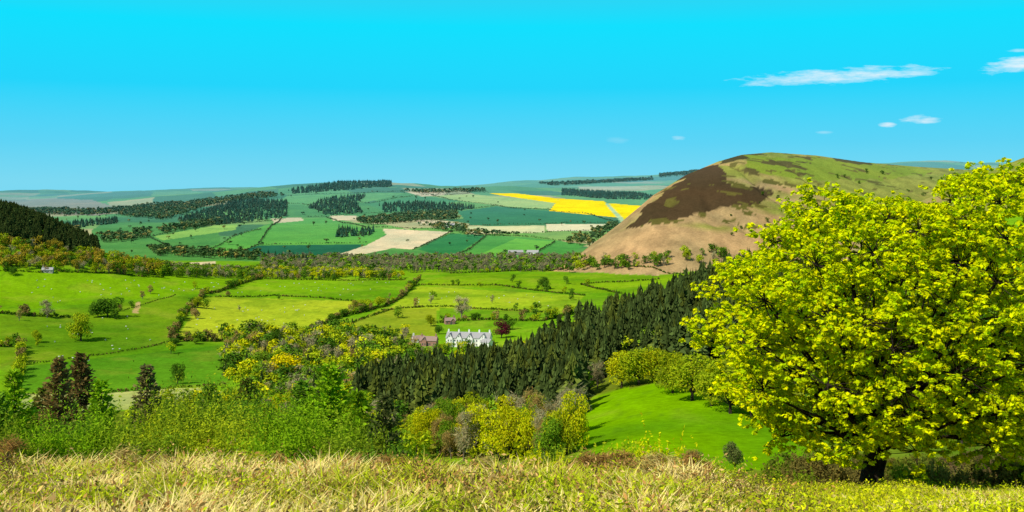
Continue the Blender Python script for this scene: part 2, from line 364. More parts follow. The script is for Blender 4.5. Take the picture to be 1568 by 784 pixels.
wood('foothill_trees',[(870,406),(1060,388),(1110,385),(1110,405),(1000,412),(870,418)],1500,1800,14,19,10,18,[(B_mid,.85,[DG,MGc,YG2],[2,2,3]),(B_bare,.15,[GB],[1])])
wood('spur_trees',[(880,520),(960,470),(1060,440),(1060,470),(900,530)],640,760,9,20,8,13,[(B_mid,.5,[YG2,MGc],[1,1]),(B_bare,.5,[GB],[1])])
wood('bramble_scrub',[(1180,700),(1700,700),(1700,800),(1180,800)],60,200,3.4,21,2,4.5,[(B_near,.5,[lin(120,110,45),lin(95,105,30)],[1,1]),(B_bareN,.5,[lin(125,105,65)],[1])],ML,500)
wood('scrub',[(1100,520),(1700,440),(1700,700),(1220,680)],280,620,9,22,7,13,[(B_mid,1,[DG,MGc,YG2],[1,1,1])])
wood('field_trees',[(-60,440),(300,440),(640,425),(1000,425),(860,490),(340,500),(200,590),(-60,590)],700,1700,120,35,7,13,[(B_mid,.7,[DG,MGc,YG2],[2,1,1]),(B_bare,.3,[GB,BR],[1,1])])
wood('ridge_conifers',[(1505,300),(1600,262),(1800,240),(1800,290),(1600,292),(1520,308)],1000,1400,6,23,6,10,[(S_mid,1,[SP],[1])],MF,900)
fd=[(S_far,1,[SPT*.85,SP*.8],[1,1])];fb=[(B_far,1,[lin(84,110,50),lin(138,132,60),lin(66,95,45)],[2,1,2])]
for i,(pl,d1,d2,kk) in enumerate([
 ([(270,338),(330,318),(360,308),(440,308),(440,332),(380,340),(330,345)],2800,6500,fd),
 ([(470,318),(500,305),(560,300),(545,316),(560,326),(500,330)],2800,6500,fd),
 ([(440,292),(520,280),(600,279),(600,286),(520,292),(450,297)],4500,6200,fd),
 ([(580,315),(640,310),(730,318),(690,328),(590,326)],2800,6500,fd),
 ([(545,338),(640,326),(700,326),(700,338),(640,340),(560,346)],2500,5000,fb),
 ([(180,330),(290,310),(400,296),(440,300),(330,314),(250,338)],3000,7000,fb),
 ([(515,352),(580,354),(560,364),(515,364)],2300,4000,fd),
 ([(150,362),(230,352),(230,364),(160,374)],2100,4500,fb),
 ([(240,352),(330,336),(345,342),(250,360)],2300,5500,fb),
 ([(400,396),(470,398),(470,404),(400,402)],1900,2600,fd),
 ([(620,293),(740,291),(745,294),(640,297)],4500,6500,fb),
 ([(860,292),(980,298),(1010,306),(930,305),(860,299)],4000,6500,fd),
 ([(820,281),(930,277),(1000,272),(1000,276),(850,285)],6500,9800,fb),
 ([(1010,266),(1070,260),(1070,268),(1010,272)],6500,9800,fb),
 ([(0,320),(150,322),(280,310),(280,316),(150,330),(0,330)],3500,8000,fb),
 ([(90,345),(180,336),(180,342),(90,352)],3000,7000,fd),
 ([(0,340),(120,352),(150,380),(120,384),(60,360),(0,352)],2100,4500,fb),
 ([(700,356),(760,358),(800,361),(700,362)],2300,4000,fb),
 ([(640,345),(715,347),(715,356),(690,356)],2300,4000,fb),
 ([(220,380),(400,392),(400,400),(240,392)],2050,2700,fb),
 ([(860,372),(925,350),(940,342),(950,345),(900,380)],2100,4500,fb)]):
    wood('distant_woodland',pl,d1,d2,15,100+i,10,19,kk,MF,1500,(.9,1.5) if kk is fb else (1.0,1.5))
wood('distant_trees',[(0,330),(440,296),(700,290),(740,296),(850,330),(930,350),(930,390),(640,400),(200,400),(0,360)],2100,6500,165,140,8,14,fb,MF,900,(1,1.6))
def hedge(name,pl,d1,d2,sp,h,cols,seed,tp=BUSH,wf=(.8,1.2),trees=0):
    r=rs(seed);P=[]
    for (u1,v1),(u2,v2) in zip(pl[:-1],pl[1:]):
        A_=pos(u1,cast(u1,v1,d1,d2))[0];B_=pos(u2,cast(u2,v2,d1,d2))[0];n=max(2,int(np.linalg.norm(B_-A_)/sp))
        t=np.linspace(0,1,n)[:,None];P.append(A_*(1-t)+B_*t)
    P=np.concatenate(P);P[:,:2]+=r.normal(size=(len(P),2))*.6
    u=P[:,0]/P[:,1]*F+CU;P[:,2]=gz(u,P[:,1]);k=len(P)
    if not trees: P=P[r.rand(k)<.93];k=len(P)
    place(ACC,tp,P,r.uniform(h*.6,h*1.3,k),r.uniform(wf[0],wf[1],k),pick(r,k,cols,[1]*len(cols)),seed)
    if trees:
        i=r.rand(k)<trees;place(ACC,B_mid,P[i],r.uniform(7,12,i.sum()),1.,pick(r,i.sum(),[DG,YG2,BR*.7],[1,1,1]),seed)
HC=[DG*.9,DG*.6,MGc*.7,BR*.5]
ACC=Acc()
for i,(pl,h,tr) in enumerate([([(262,520),(285,480),(312,452),(340,446),(398,428)],3.2,.1),([(330,455),(420,453),(545,462)],2.2,0.02),
 ([(470,506),(530,484),(590,470),(620,452),(642,428)],3.6,.1),([(585,476),(640,471),(690,470),(850,480)],2.2,0.01),([(640,437),(760,437),(895,453)],2.4,0.02),
 ([(-40,478),(40,484),(110,487)],3.5,.1),([(268,524),(330,523),(420,522),(520,512)],4,.3),([(690,419),(820,414),(1050,420)],2.5,.06),
 ([(950,450),(890,436),(1010,428)],2.5,.02),([(-40,530),(30,532),(34,560),(20,600)],3.,.2),([(395,427),(620,429)],2.5,.03),([(672,495),(740,490),(830,492),(880,480)],3,.15),
 ([(0,416),(60,418),(250,426)],2.5,.05),([(-40,604),(150,603),(345,590)],2,.04),([(500,508),(600,474)],2,0),([(34,560),(120,548),(262,523)],1.5,0.01),([(110,487),(180,478),(270,452)],1.2,.01)]):
    hedge('h',pl,640,2000,1.4,h,HC,300+i,trees=tr)
ACC.obj('hedgerow',MF)
ACC=Acc()
FC=[lin(55,88,45),lin(70,98,50),lin(98,100,60)]
for i,pl in enumerate([[(345,394),(395,376),(430,336)],[(395,375),(560,373)],[(345,395),(520,392),(700,397),(860,393)],[(585,349),(690,354),(740,360),(800,363),(900,374)],
 [(700,323),(760,315),(900,328),(945,342)],[(716,346),(835,344),(930,342)],[(716,359),(835,357),(905,354)],[(660,299),(700,308),(770,317),(842,321)],[(235,362),(330,345),(430,335)],
 [(500,334),(560,349),(585,349)],[(632,383),(690,356)],[(690,396),(745,361)],[(800,394),(850,371)],[(560,312),(640,300),(720,296)],[(440,300),(560,296),(620,293),(748,295)],
 [(300,388),(360,362),(400,352)],[(150,360),(230,365),(300,388)],[(700,322),(660,320),(590,325),(470,333)],[(420,312),(470,314),(560,311)]]):
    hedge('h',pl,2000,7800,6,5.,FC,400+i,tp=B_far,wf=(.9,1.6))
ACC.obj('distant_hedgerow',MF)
r=rs(9);P=scat([(1120,300),(1330,262),(1560,275),(1450,330),(1100,372)],1500,2600,58,31)
a=Acc();place(a,B_mid,P,r.uniform(4,9,len(P)),1.2,DG*.75,3)
a.obj('hawthorn_scrub',MF)
def tree1(name,u,v,d1,d2,h,w,col,tp,seed,mat=MF):
    D=cast(u,v,d1,d2);a=Acc();place(a,[tp[seed%len(tp)]],pos(u,D),h,w,col,seed);a.obj(name,mat)
RED=lin(95,30,45)
for i,(u,v,h,w,c,tp) in enumerate([(833,443,17,1.35,DG*.9,'n'),(165,486,23,1.6,DG,'n'),(150,486,17,1.4,DG,'n'),(124,523,24,1.1,YG2*.9,'n'),(72,487,18,1.2,GB,'b'),(707,487,24,1.2,GB*1.2,'b'),
 (560,474,13,1.6,YG2*.9,'n'),(580,470,14,1.5,YG2,'n'),(545,474,11,1.4,lin(150,140,50),'n'),(303,472,13,1.4,YG2*.8,'n'),(300,488,11,1.3,BR,'n'),(268,530,8,1.6,DG,'n'),(300,527,6,1.6,MGc,'n'),(272,588,14,.9,DG*.8,'n'),
 (768,518,16,1.2,RED,'n'),(58,525,11,1.1,YG2,'n'),(230,450,11,1.,BR,'b'),(218,458,10,1.,BR,'b'),(20,422,10,1.2,DG,'n'),(800,412,12,1.2,YG2,'n'),
 (470,590,13,1.4,DG,'n'),(440,590,24,1.3,lin(225,205,10),'n'),(480,600,21,1.1,MGc,'n'),(425,540,20,1.,DG*.6,'n'),(400,570,16,1.5,MGc,'n'),(660,500,12,1.2,YG2*.8,'n'),(780,505,11,1.4,DG,'n'),(672,512,9,1.2,DG,'n')]):
    tree1('field_tree',u,v,640,2000,h,w,c,B_near if tp=='n' else B_bareN,i)
for i,(u,v,h,w,c) in enumerate([(952,594,17,1.1,YG),(978,590,20,1.15,YG2),(1000,585,17,1.2,YG*.8),(1030,602,17,1.1,YG2*.8),(1060,614,19,1.2,YG2),(1090,622,18,1.2,YG2),(1118,634,19,1.2,YG2*.9),(1150,640,18,1.2,YG2),(1180,645,18,1.2,YG2*.8),
   (1065,740,5,1.2,lin(120,130,60)),(1125,735,7,1.,lin(110,120,60)),(1030,575,12,1.2,YG),(900,600,15,.8,GB),(915,596,14,.8,GB)]):
    tree1('broadleaf_tree',u,v,250,560,h,w,c,B_near if c is not GB else B_bareN,i,ML)
# sheep
def ell(c,rad,n=6,m=8):
    V=[];T=[]
    for i in range(n+1):
        ph=math.pi*i/n
        for j in range(m):
            th=2*math.pi*j/m;V.append([c[0]+rad[0]*math.sin(ph)*math.cos(th),c[1]+rad[1]*math.sin(ph)*math.sin(th),c[2]+rad[2]*math.cos(ph)])
    for i in range(n):
        for j in range(m):
            p=i*m+j;q=i*m+(j+1)%m;T+=[[p,p+m,q],[q,p+m,q+m]]
    return np.array(V),np.array(T)
pt=[ell((0,0,.72),(.58,.28,.3)),ell((.72,0,.9),(.2,.11,.13)),ell((.55,0,.82),(.2,.15,.18))]
parts=[(pt[0][0],pt[0][1],1,0),(pt[2][0],pt[2][1],1,0),(pt[1][0],pt[1][1],.85,0)]
for sx in(-.35,.35):
    for sy in(-.15,.15):
        tv,tt=tube([[sx,sy,.55],[sx+.03,sy,.28],[sx,sy,0]],[.07,.045,.04],5);parts.append((tv,tt,.5,0))
for sy in(-1,1):
    tv,tt=tube([[.62,.08*sy,.98],[.58,.2*sy,.97]],[.05,.01],4);parts.append((tv,tt,.8,0))
SH=[tpl(parts)]
a=Acc()
for i,(pl,n) in enumerate([([(30,425),(380,435),(330,445),(60,470)],50),([(400,432),(600,432),(540,455),(360,450)],30),([(300,465),(520,468),(470,500),(300,512)],22),([(640,445),(860,455),(840,470),(640,465)],18),([(60,500),(250,470),(240,530),(80,570)],25),([(340,470),(400,500),(500,480),(480,470)],8)]):
    P=scat(pl,640,2000,7,500+i,100000);r=rs(i);r.shuffle(P);place(a,SH,P[:n],1.25,1.,np.array([.75,.72,.62]),i)
a.obj('sheep_flock',colmat('wool',.9))
# ---------------------------------------------------------------- houses
def flatmat(name,c,rough=.8,ns=1.5,am=.12):
    m=bpy.data.materials.new(name);m.use_nodes=True;nt=m.node_tree;p=nt.nodes['Principled BSDF'];p.inputs['Roughness'].default_value=rough
    no=nd(nt,'ShaderNodeTexNoise');no.inputs['Scale'].default_value=ns;no.inputs['Detail'].default_value=5;tc=nd(nt,'ShaderNodeTexCoord');nt.links.new(tc.outputs['Object'],no.inputs['Vector'])
    cr=nd(nt,'ShaderNodeValToRGB');cr.color_ramp.elements[0].position=.3;cr.color_ramp.elements[1].position=.7
    cr.color_ramp.elements[0].color=(*[x*(1-am) for x in c],1);cr.color_ramp.elements[1].color=(*[min(1,x*(1+am)) for x in c],1)
    nt.links.new(no.outputs['Fac'],cr.inputs[0]);nt.links.new(cr.outputs[0],p.inputs['Base Color']);return m
MW=flatmat('white_render',(.82,.80,.75));MS=flatmat('slate',(.34,.33,.32));MK=flatmat('glass_dark',(.10,.105,.11),.2);MBR=flatmat('red_brick',(.35,.18,.13));MTI=flatmat('clay_tile',(.30,.20,.16));MST=flatmat('stone',(.33,.3,.25))
def part(name,polys,mat,par):
    V=[];Fa=[]
    for p in polys:
        Fa.append(list(range(len(V),len(V)+len(p))));V+=p
    me=bpy.data.meshes.new(name);me.from_pydata(V,[],Fa);me.update();me.materials.append(mat)
    o=bpy.data.objects.new(name,me);S.collection.objects.link(o);o.parent=par;return o
def box(x0,x1,y0,y1,z0,z1):
    a=[(x0,y0,z0),(x1,y0,z0),(x1,y1,z0),(x0,y1,z0),(x0,y0,z1),(x1,y0,z1),(x1,y1,z1),(x0,y1,z1)]
    return [[a[i] for i in f] for f in((0,1,5,4),(1,2,6,5),(2,3,7,6),(3,0,4,7),(4,5,6,7),(3,2,1,0))]
def gable(x0,x1,y0,y1,ze,zr,ov=.4,axis='x'):
    t=.3
    if axis=='x':
        ym=(y0+y1)/2
        w=[[(x0,y0,ze),(x0,ym,zr),(x0,y1,ze)],[(x1,y1,ze),(x1,ym,zr),(x1,y0,ze)]]
        k=(zr-ze)/(ym-y0);rf=[]
        for s in(0,1):
            ye=y0-ov if s==0 else y1+ov;zz=ze-ov*k
            top=[(x0-ov,ye,zz+t),(x1+ov,ye,zz+t),(x1+ov,ym,zr+t),(x0-ov,ym,zr+t)];bot=[(p[0],p[1],p[2]-t+.02) for p in top]
            rf+=[top,bot[::-1]]+[[top[i],top[(i+1)%4],bot[(i+1)%4],bot[i]] for i in range(4)]
        return w,rf
    xm=(x0+x1)/2;k=(zr-ze)/(xm-x0);w=[[(x0,y0,ze),(x1,y0,ze),(xm,y0,zr)]];rf=[]
    for s in(0,1):
        xe=x0-ov if s==0 else x1+ov;zz=ze-ov*k
        top=[(xe,y0-ov,zz+t),(xm,y0-ov,zr+t),(xm,y1,zr+t),(xe,y1,zz+t)];bot=[(p[0],p[1],p[2]-t+.02) for p in top]
        rf+=[top,bot[::-1]]+[[top[i],top[(i+1)%4],bot[(i+1)%4],bot[i]] for i in range(4)]
    return w,rf
def house(name,u,v,Dd,W,dep,ze,zr,wall,roof,gab=(),ang=0,chim=3,d1=640,d2=2050):
    D=Dd or cast(u,v,d1,d2);p=pos(u,D)[0];e=bpy.data.objects.new(name,None);S.collection.objects.link(e);e.location=(p[0],p[1],p[2]);e.rotation_euler[2]=radians(ang)
    ww=box(-W/2,W/2,0,dep,-3,ze)[:4];g,rf=gable(-W/2,W/2,0,dep,ze,zr);ww+=g
    win=[];nw=int(W/3)
    rows=[1.1,4.2] if ze>5 else [1.]
    gr=[(c-w/2-.8,c+w/2+.8) for c,w in gab]
    for i in range(nw):
        x=-W/2+(i+.5)*W/nw
        if any(lo<x<hi for lo,hi in gr): continue
        for z in rows: win+=box(x-.5,x+.5,-.06,.1,z,z+1.5)
    for c,w in gab:
        ww+=box(c-w/2,c+w/2,-1.6,.0,-3,ze)[:4];g,r2=gable(c-w/2,c+w/2,-1.6,dep/2,ze,zr-.4,.35,'y');ww+=g;rf+=r2
        for x in(c-w/4,c+w/4):
            for z in rows: win+=box(x-.45,x+.45,-1.66,-1.5,z,z+1.5)
        win+=box(c-.4,c+.4,-1.66,-1.5,ze+.9,ze+2.1)
    part('walls',ww,wall,e);part('roof',rf,roof,e);part('windows',win,MK,e)
    ch=[]
    for i in range(chim):
        x=-W/2+1+(W-2)*i/max(1,chim-1);ch+=box(x-.6,x+.6,dep/2-.5,dep/2+.5,ze+1,zr+1.9);
        for q in(-.3,.3): ch+=box(x+q-.15,x+q+.15,dep/2-.15,dep/2+.15,zr+1.9,zr+2.5)
    if ch: part('chimneys',ch,wall,e)
    part('door',box(-.7,.7,-.1,.1,0,2.3) if not any(lo<0<hi for lo,hi in gr) else box(-.7,.7,-1.72,-1.5,0,2.3),MK,e)
    return e
house('white_country_house',716,0,890,36,12,7,11.,MW,MS,[(-14.5,4.5),(-7,4.5),(2,5),(13,6.5)],ang=-10,chim=5)
house('white_outbuilding',742,0,880,8,7,4,6.5,MW,MS,[],ang=-35,chim=1)
house('brick_house',655,0,905,14,8,4.5,7.5,MBR,MTI,[(-3,4)],ang=-10,chim=2)
house('brick_house',642,0,925,10,7,3.,5.5,MW,MTI,[],ang=20,chim=1)
house('cottage',690,497,None,10,7,3.5,6,MBR,MTI,[(2,4)],ang=15,chim=2)
house('farmhouse',72,418,None,12,7,3.5,6,MST,MS,[],ang=10,chim=1)
house('stone_barn',790,391,None,30,14,6,10,MST,MS,[],ang=5,chim=0,d1=2050,d2=4000)
house('stone_barn',815,390,None,24,12,5,9,MW,MS,[],ang=-15,chim=0,d1=2050,d2=4000)
house('farmhouse',690,349,None,22,12,7,11,MW,MS,[],ang=5,chim=2,d1=2050,d2=4500)
# ---------------------------------------------------------------- sycamore
D0=34.;mp=D0/F;r=rs(77);tb=pos(1332,D0)[0]
lob=[(1250,328,42),(1205,384,46),(1150,440,46),(1135,510,48),(1165,590,48),(1195,645,38),(1285,385,58),(1345,340,38),(1415,340,42),(1480,305,45),(1530,288,40),(1585,305,55),(1255,470,72),(1345,430,72),(1435,410,72),(1535,400,72),(1220,560,60),(1300,560,72),(1400,530,78),(1495,530,78),(1590,500,80),(1650,430,65),(1265,645,40),(1340,640,42),(1430,645,44),(1520,640,47),(1600,610,55),(1670,560,50),(1460,360,45),(1380,390,50),(1210,480,50),(1350,600,50),(1450,590,55),(1550,590,55),(1400,455,60),(1300,500,60)]
C=[];Rl=[]
for (u,v,q) in lob:
    w=math.sqrt(max(.05,1-((u-1385)/310)**2-((v-480)/235)**2))*215
    for dd in ([-w,-w*.25,w*.7] if w>110 else [-w*.7,w*.5]):
        C.append([(u-CU)*mp+r.normal()*.2,D0+dd*mp,-(v-V0)*mp+r.normal()*.15]);Rl.append(q*mp)
C=np.array(C);Rl=np.array(Rl)
LA=Acc();BA=Acc();bark=np.array([.04,.03,.02])
top=tb+np.array([.25,0,1.5])
v_,t_=tube([tb+[0,0,-.4],tb+[0,0,.0],tb+[.03,0,.35],tb+[.1,0,.9],top],[.62,.5,.38,.34,.34],12);BA.add(v_,t_,bark)
for c_,rr in zip(C,Rl):
    mid=top*.55+c_*.45+np.array([0,0,.35*r.uniform(-.2,1.2)])+r.normal(size=3)*.2
    m0=top*.85+mid*.15+np.array([0,0,.2])
    tt=np.linspace(0,1,7)[:,None];pth=(1-tt)**3*top+3*(1-tt)**2*tt*m0+3*(1-tt)*tt**2*mid+tt**3*c_
    pth[1:-1]+=r.normal(size=(5,3))*.07
    v_,t_=tube(pth,np.linspace(.10,.02,7),6);BA.add(v_,t_,bark)
    npf=int(8+rr*12);d=r.normal(size=(npf,3));d[:,2]+=.25;d[:,1]-=.2;d/=np.linalg.norm(d,axis=1,keepdims=True)
    pc=c_+d*rr*r.uniform(.65,1.15,(npf,1))*[1,1,.8]
    for p_ in pc:
        v_,t_=tube([c_,(c_+p_)/2+r.normal(size=3)*.08,p_],[.02,.012,.005],3);BA.add(v_,t_,bark)
    tf=(pc[:,None]+r.normal(size=(npf,8,3))*[.22,.22,.11]).reshape(-1,3)
    v_,t_,m_=cloud(r,tf,r.uniform(.07,.16,len(tf)),14,.066,up=1.1,jit=.5,asp=.62,shell=.3,sq=.6)
    cc=np.repeat(pick(r,len(tf),[lin(232,236,8),lin(216,226,8),lin(186,208,10)],[3,3,2],.1),14*4,0)
    LA.add(v_,t_,m_*cc*.9)
te=bpy.data.objects.new('sycamore_tree',None);S.collection.objects.link(te)
BA.obj('trunk_and_limbs',MB,parent=te,smooth=True);LA.obj('foliage',ML,parent=te);print('leafverts',LA.n)
# ---------------------------------------------------------------- near conifers
def conifer(name,u,vtop,D,col,w,seed,dens=1.,bark=(.06,.045,.03)):
    r=rs(seed);p=pos(u,D)[0];H=(V0-vtop)*D/F-p[2];A_=Acc();Bk=Acc()
    v_,t_=tube([p-[0,0,.5],p+[0,0,H*.5],p+[0,0,H]],[H*.014,H*.009,.012],6);Bk.add(v_,t_,np.array(bark))
    nw=int(H*4.6)
    Pp=[];Dr=[];Lb=[]
    for i in range(nw):
        f=(i+.5)/nw;z=H*(.04+.95*f);Rr=w*H*(1-f)**.75+.1
        for k in range(8):
            a=r.uniform(0,6.28);l=Rr*r.uniform(.55,1.2);n=int((6+l*12)*dens);s=r.uniform(.05,1,n);rise=.25*f-.12+r.normal()*.06
            dx=np.array([math.cos(a),math.sin(a),0]);sd=np.array([-math.sin(a),math.cos(a),0])
            q=p+[0,0,z]+dx*(s*l)[:,None]+np.array([0,0,1.])*((s*l*rise+.25*l*s*s))[:,None]
            sg=r.choice([-1,1],n)[:,None];dr=dx*.6+sd*sg*.7*(1-s*.5)[:,None]+[0,0,.15]+r.normal(size=(n,3))*.3
            Pp.append(q);Dr.append(dr);Lb.append(np.full(n,r.uniform(.7,1.3)))
    Pp=np.concatenate(Pp);Dr=np.concatenate(Dr);Lb=np.concatenate(Lb);n=len(Pp);Dr/=np.linalg.norm(Dr,axis=1,keepdims=True)
    sd=np.cross(Dr,r.normal(size=(n,3)));sd/=np.linalg.norm(sd,axis=1,keepdims=True);L_=r.uniform(.2,.45,n)[:,None]*(.6+H*.04)
    V=np.stack([Pp,Pp+Dr*L_*.5+sd*L_*.22,Pp+Dr*L_,Pp+Dr*L_*.5-sd*L_*.22],1).reshape(-1,3);i=np.arange(n)[:,None]*4;T_=np.concatenate([i+[0,1,2],i+[0,2,3]])
    e=bpy.data.objects.new(name,None);S.collection.objects.link(e)
    cc=np.repeat(Lb[:,None]*r.uniform(.7,1.3,(n,1))*col*1.35,4,0)
    A_.add(V,T_,cc);A_.obj('needles',ML,parent=e);Bk.obj('trunk',MB,parent=e)
G1=lin(125,160,22);G2=lin(95,130,30);RB=lin(122,102,55);G3=lin(120,125,45)
for i,(u,vt,D,c,w,dn) in enumerate([(22,566,62,G1,.24,1),(-5,600,55,G2,.26,1),(90,548,66,RB,.22,.8),(124,540,70,RB*.7,.22,.8),(155,582,60,G1,.24,1),(225,558,72,lin(112,106,60),.18,.8),(378,578,75,G3*.5,.22,.9),
   (505,556,62,G1,.36,1),(465,582,66,G2,.32,1),(590,602,58,lin(78,88,42),.27,1),(548,598,60,G1*.8,.34,1),(65,592,70,G3*.6,.22,.8),(320,590,70,G2*.8,.26,.9)]):
    conifer('conifer_tree',u,vt,D,c,w,600+i,dn)
def shrub(name,u,vtop,D,wd,col,seed,n=None,ls=.075):
    r=rs(seed);p=pos(u,D)[0];H=(V0-vtop)*D/F-p[2];k=26;n=n or int(4200+1300*H);ls*=(.55+D/90)
    th=r.uniform(0,6.28,k);z=r.uniform(.08,.88,k);rr=wd*.5*np.sqrt(r.uniform(0,1,k))*np.sqrt(np.clip(1.1-z*z,.1,1))
    C=np.stack([rr*np.cos(th),rr*np.sin(th),z*H],1)+p;Rd=r.uniform(.12,.2,k)*min(H,wd*1.2)
    V,T_,m=cloud(r,C,Rd,n//k,ls,up=.6,jit=.8,asp=.42,shell=.3)
    cb=np.repeat(r.uniform(.7,1.3,k),(n//k)*4)[:,None]
    q=C[r.randint(0,k,n//14)]+r.normal(size=(n//14,3))*Rd.mean()*[.8,.8,1.]
    e=bpy.data.objects.new(name,None);S.collection.objects.link(e);a=Acc();a.add(V,T_,m*col*cb*1.15)
    q2=np.repeat(q,7,0)+np.tile(np.linspace(0,.16*H,7),len(q))[:,None]*(np.array([0,0,1.])+np.repeat(r.normal(size=(len(q),3))*.35,7,0))
    V,T_=leaves(r,q2,r.normal(size=q2.shape)+[0,0,.4],ls*.9,.4);a.add(V,T_,np.repeat(r.uniform(.8,1.3,(len(q2),1)),4,0)*col*1.15)
    a.obj('foliage',ML,parent=e);b=Acc()
    for c in C:
        v_,t_=tube([p+[0,0,-.2],(p+c)/2+r.normal(size=3)*.1,c],[.05,.03,.01],4);b.add(v_,t_,np.array([.06,.045,.03]))
    b.obj('stems',MB,parent=e)
O1=lin(160,172,28);O2=lin(128,150,30);O3=lin(205,208,20)
for i,(u,vt,D,w,c) in enumerate([(255,648,52,4,O1),(305,612,58,5,O2),(345,628,54,4.5,O1),(400,645,52,4.2,O2),(440,640,50,3.6,G1),(180,652,52,4,O2),(125,655,50,3.6,G1),(60,660,48,3.6,G1),(548,660,46,3,O2*.8),(330,655,46,4,O1),(480,640,50,3.6,G1),
    (225,660,46,4,O2),(600,688,40,2.6,G2),(10,665,46,3.6,O2*.8),(380,604,66,5,G2),(275,620,64,4.4,O2*.7),(90,640,56,4,G2),(820,706,30,2.2,O3*.8),(870,704,32,2.4,O2),(930,700,36,3,O1),(985,692,38,3.4,O3*.9),(1035,703,36,2.6,O3*.7),(770,716,28,1.8,O1),(905,712,26,1.6,lin(140,110,60)),(720,722,26,1.6,O2),(670,720,28,2,O2*.8),(415,668,42,3,G1),(515,672,42,3,O2),
    (1440,725,42,2.8,lin(120,112,45)),(1500,712,44,3.4,lin(110,108,40)),(1555,712,42,3.4,lin(118,108,40)),(1250,705,48,4,lin(110,100,45)),(1205,725,42,2.6,O2*.8),(1100,738,34,1.4,O3*.8),(1400,725,42,2.4,O2*.8),(1290,705,50,3.6,lin(105,96,45)),(1610,712,42,3.4,O2*.8)]):
    shrub('shrub',u,vt,D,w,c,700+i)
# ---------------------------------------------------------------- foreground grass, bracken, heather
r=rs(123);N=230000
u=r.uniform(-150,1720,N);D=np.sqrt(r.uniform(0,1,N)*(33**2-6**2)+36);P=pos(u,D)
cl=fbm(P[:,0]/.7,P[:,1]/.7,61);c2=fbm(P[:,0]/3,P[:,1]/3,62)
keep=(cl>.35);P=P[keep];cl=cl[keep];c2=c2[keep];u=u[keep];D=D[keep];N=len(P)
right=np.clip((u-1000)/250,0,1)
h=(.14+.8*np.clip(cl-.35,0,.5)+.14*r.rand(N))*(.5+1.*c2)*(1-.35*right)
an=r.uniform(0,6.28,N);ln=h*r.uniform(.3,1.3,N);dx=np.stack([np.cos(an),np.sin(an),0*an],1);w=np.stack([-np.sin(an),np.cos(an),0*an],1)*(r.uniform(.007,.014,N)*(.6+D/22))[:,None]
b0=P-[0,0,.03];b1=P+dx*(ln*.4)[:,None]+np.array([0,0,1.])*(h*.6)[:,None];b2=P+dx*ln[:,None]+np.array([0,0,1.])*(h*r.uniform(.7,1.,N))[:,None]
V=np.stack([b0-w,b0+w,b1+w*.8,b1-w*.8,b2],1).reshape(-1,3);i=np.arange(N)[:,None]*5
T_=np.concatenate([i+[0,1,2],i+[0,2,3],i+[3,2,4]])
gn=fbm(P[:,0]/1.6,P[:,1]/1.6,63)+.12*right+r.normal(size=N)*.12
st=lin(250,228,145);ol=lin(218,204,85);gr=lin(192,205,35);br=lin(184,142,80)
cc=np.where((gn<.48)[:,None],st,np.where((gn<.6)[:,None],ol,gr));cc=np.where((r.rand(N)<.12)[:,None],br,cc)
cc=cc*r.uniform(.65,1.15,(N,1))
mkmesh('moorland_grass',V,T_,np.repeat(cc,5,0),MGR)
def sprigs(name,N,cols,wts,h1,h2,seed,lsz,nst=9,nl=11,d1=8,d2=29,um=(-120,1700),spread=.5,mat=None,th=.44):
    r=rs(seed);u=r.uniform(um[0],um[1],N);D=np.sqrt(r.uniform(0,1,N)*(d2**2-d1**2)+d1**2);P=pos(u,D);k=fbm(P[:,0]/2,P[:,1]/2,seed)>th;P=P[k];N=len(P)
    H=r.uniform(h1,h2,N);a=Acc();b=np.repeat(P,nst,0);hh=np.repeat(H,nst);dirn=np.concatenate([r.normal(size=(len(b),2))*spread,np.ones((len(b),1))],1)
    t=np.linspace(.2,1,nl);q=b[:,None]+dirn[:,None]*(hh[:,None]*t[None]*r.uniform(.7,1,(len(b),1)))[...,None];q=q.reshape(-1,3)+r.normal(size=(len(b)*nl,3))*.02
    V,T_=leaves(r,q,r.normal(size=q.shape)+[0,0,.5],lsz,.4)
    col=np.repeat(pick(r,N,cols,wts,.25),nst*nl,0)*r.uniform(.7,1.3,(len(q),1));a.add(V,T_,np.repeat(col,4,0))
    w=np.array([.006,0,0]);e=b+dirn*(hh*.85)[:,None];V=np.stack([b-w,b+w,e],1).reshape(-1,3);a.add(V,np.arange(len(V)).reshape(-1,3),np.array([.09,.06,.035]))
    a.obj(name,mat or MGR)
sprigs('heather',750,[lin(130,100,52),lin(110,108,40),lin(155,142,50)],[2,1,2],.3,.7,801,.024,um=(-120,1250),th=.48)
sprigs('bilberry',1100,[lin(178,192,30),lin(200,206,32)],[1,1],.25,.62,802,.03,um=(-120,1250),th=.47)
sprigs('bracken',650,[lin(192,146,78),lin(222,182,112)],[1,1],.3,.7,803,.038,nst=6,nl=9,spread=.8,um=(-120,1250))
sprigs('fern_growth',1500,[lin(220,220,25),lin(195,205,25),lin(180,168,60)],[2,2,1],.25,.5,804,.034,d1=12,d2=33,um=(1150,1700))
# low gorse clumps along the brow
r=rs(55);k=60;u=r.uniform(-60,1180,k);D=r.uniform(19,27,k);P=pos(u,D);a=Acc()
place(a,B_near,P-[0,0,.12],r.uniform(.4,.85,k),r.uniform(1.1,1.9,k),pick(r,k,[lin(165,172,35),lin(195,198,30),lin(150,140,55),lin(160,125,65)],[3,3,2,1]),8)
i=r.rand(k)<.5;place(a,B_bareN,P[i]-[0,0,.1],r.uniform(.6,1.05,i.sum()),1.3,pick(r,i.sum(),[lin(160,125,65),lin(200,180,100)],[1,1]),9)
a.obj('gorse',MGR)
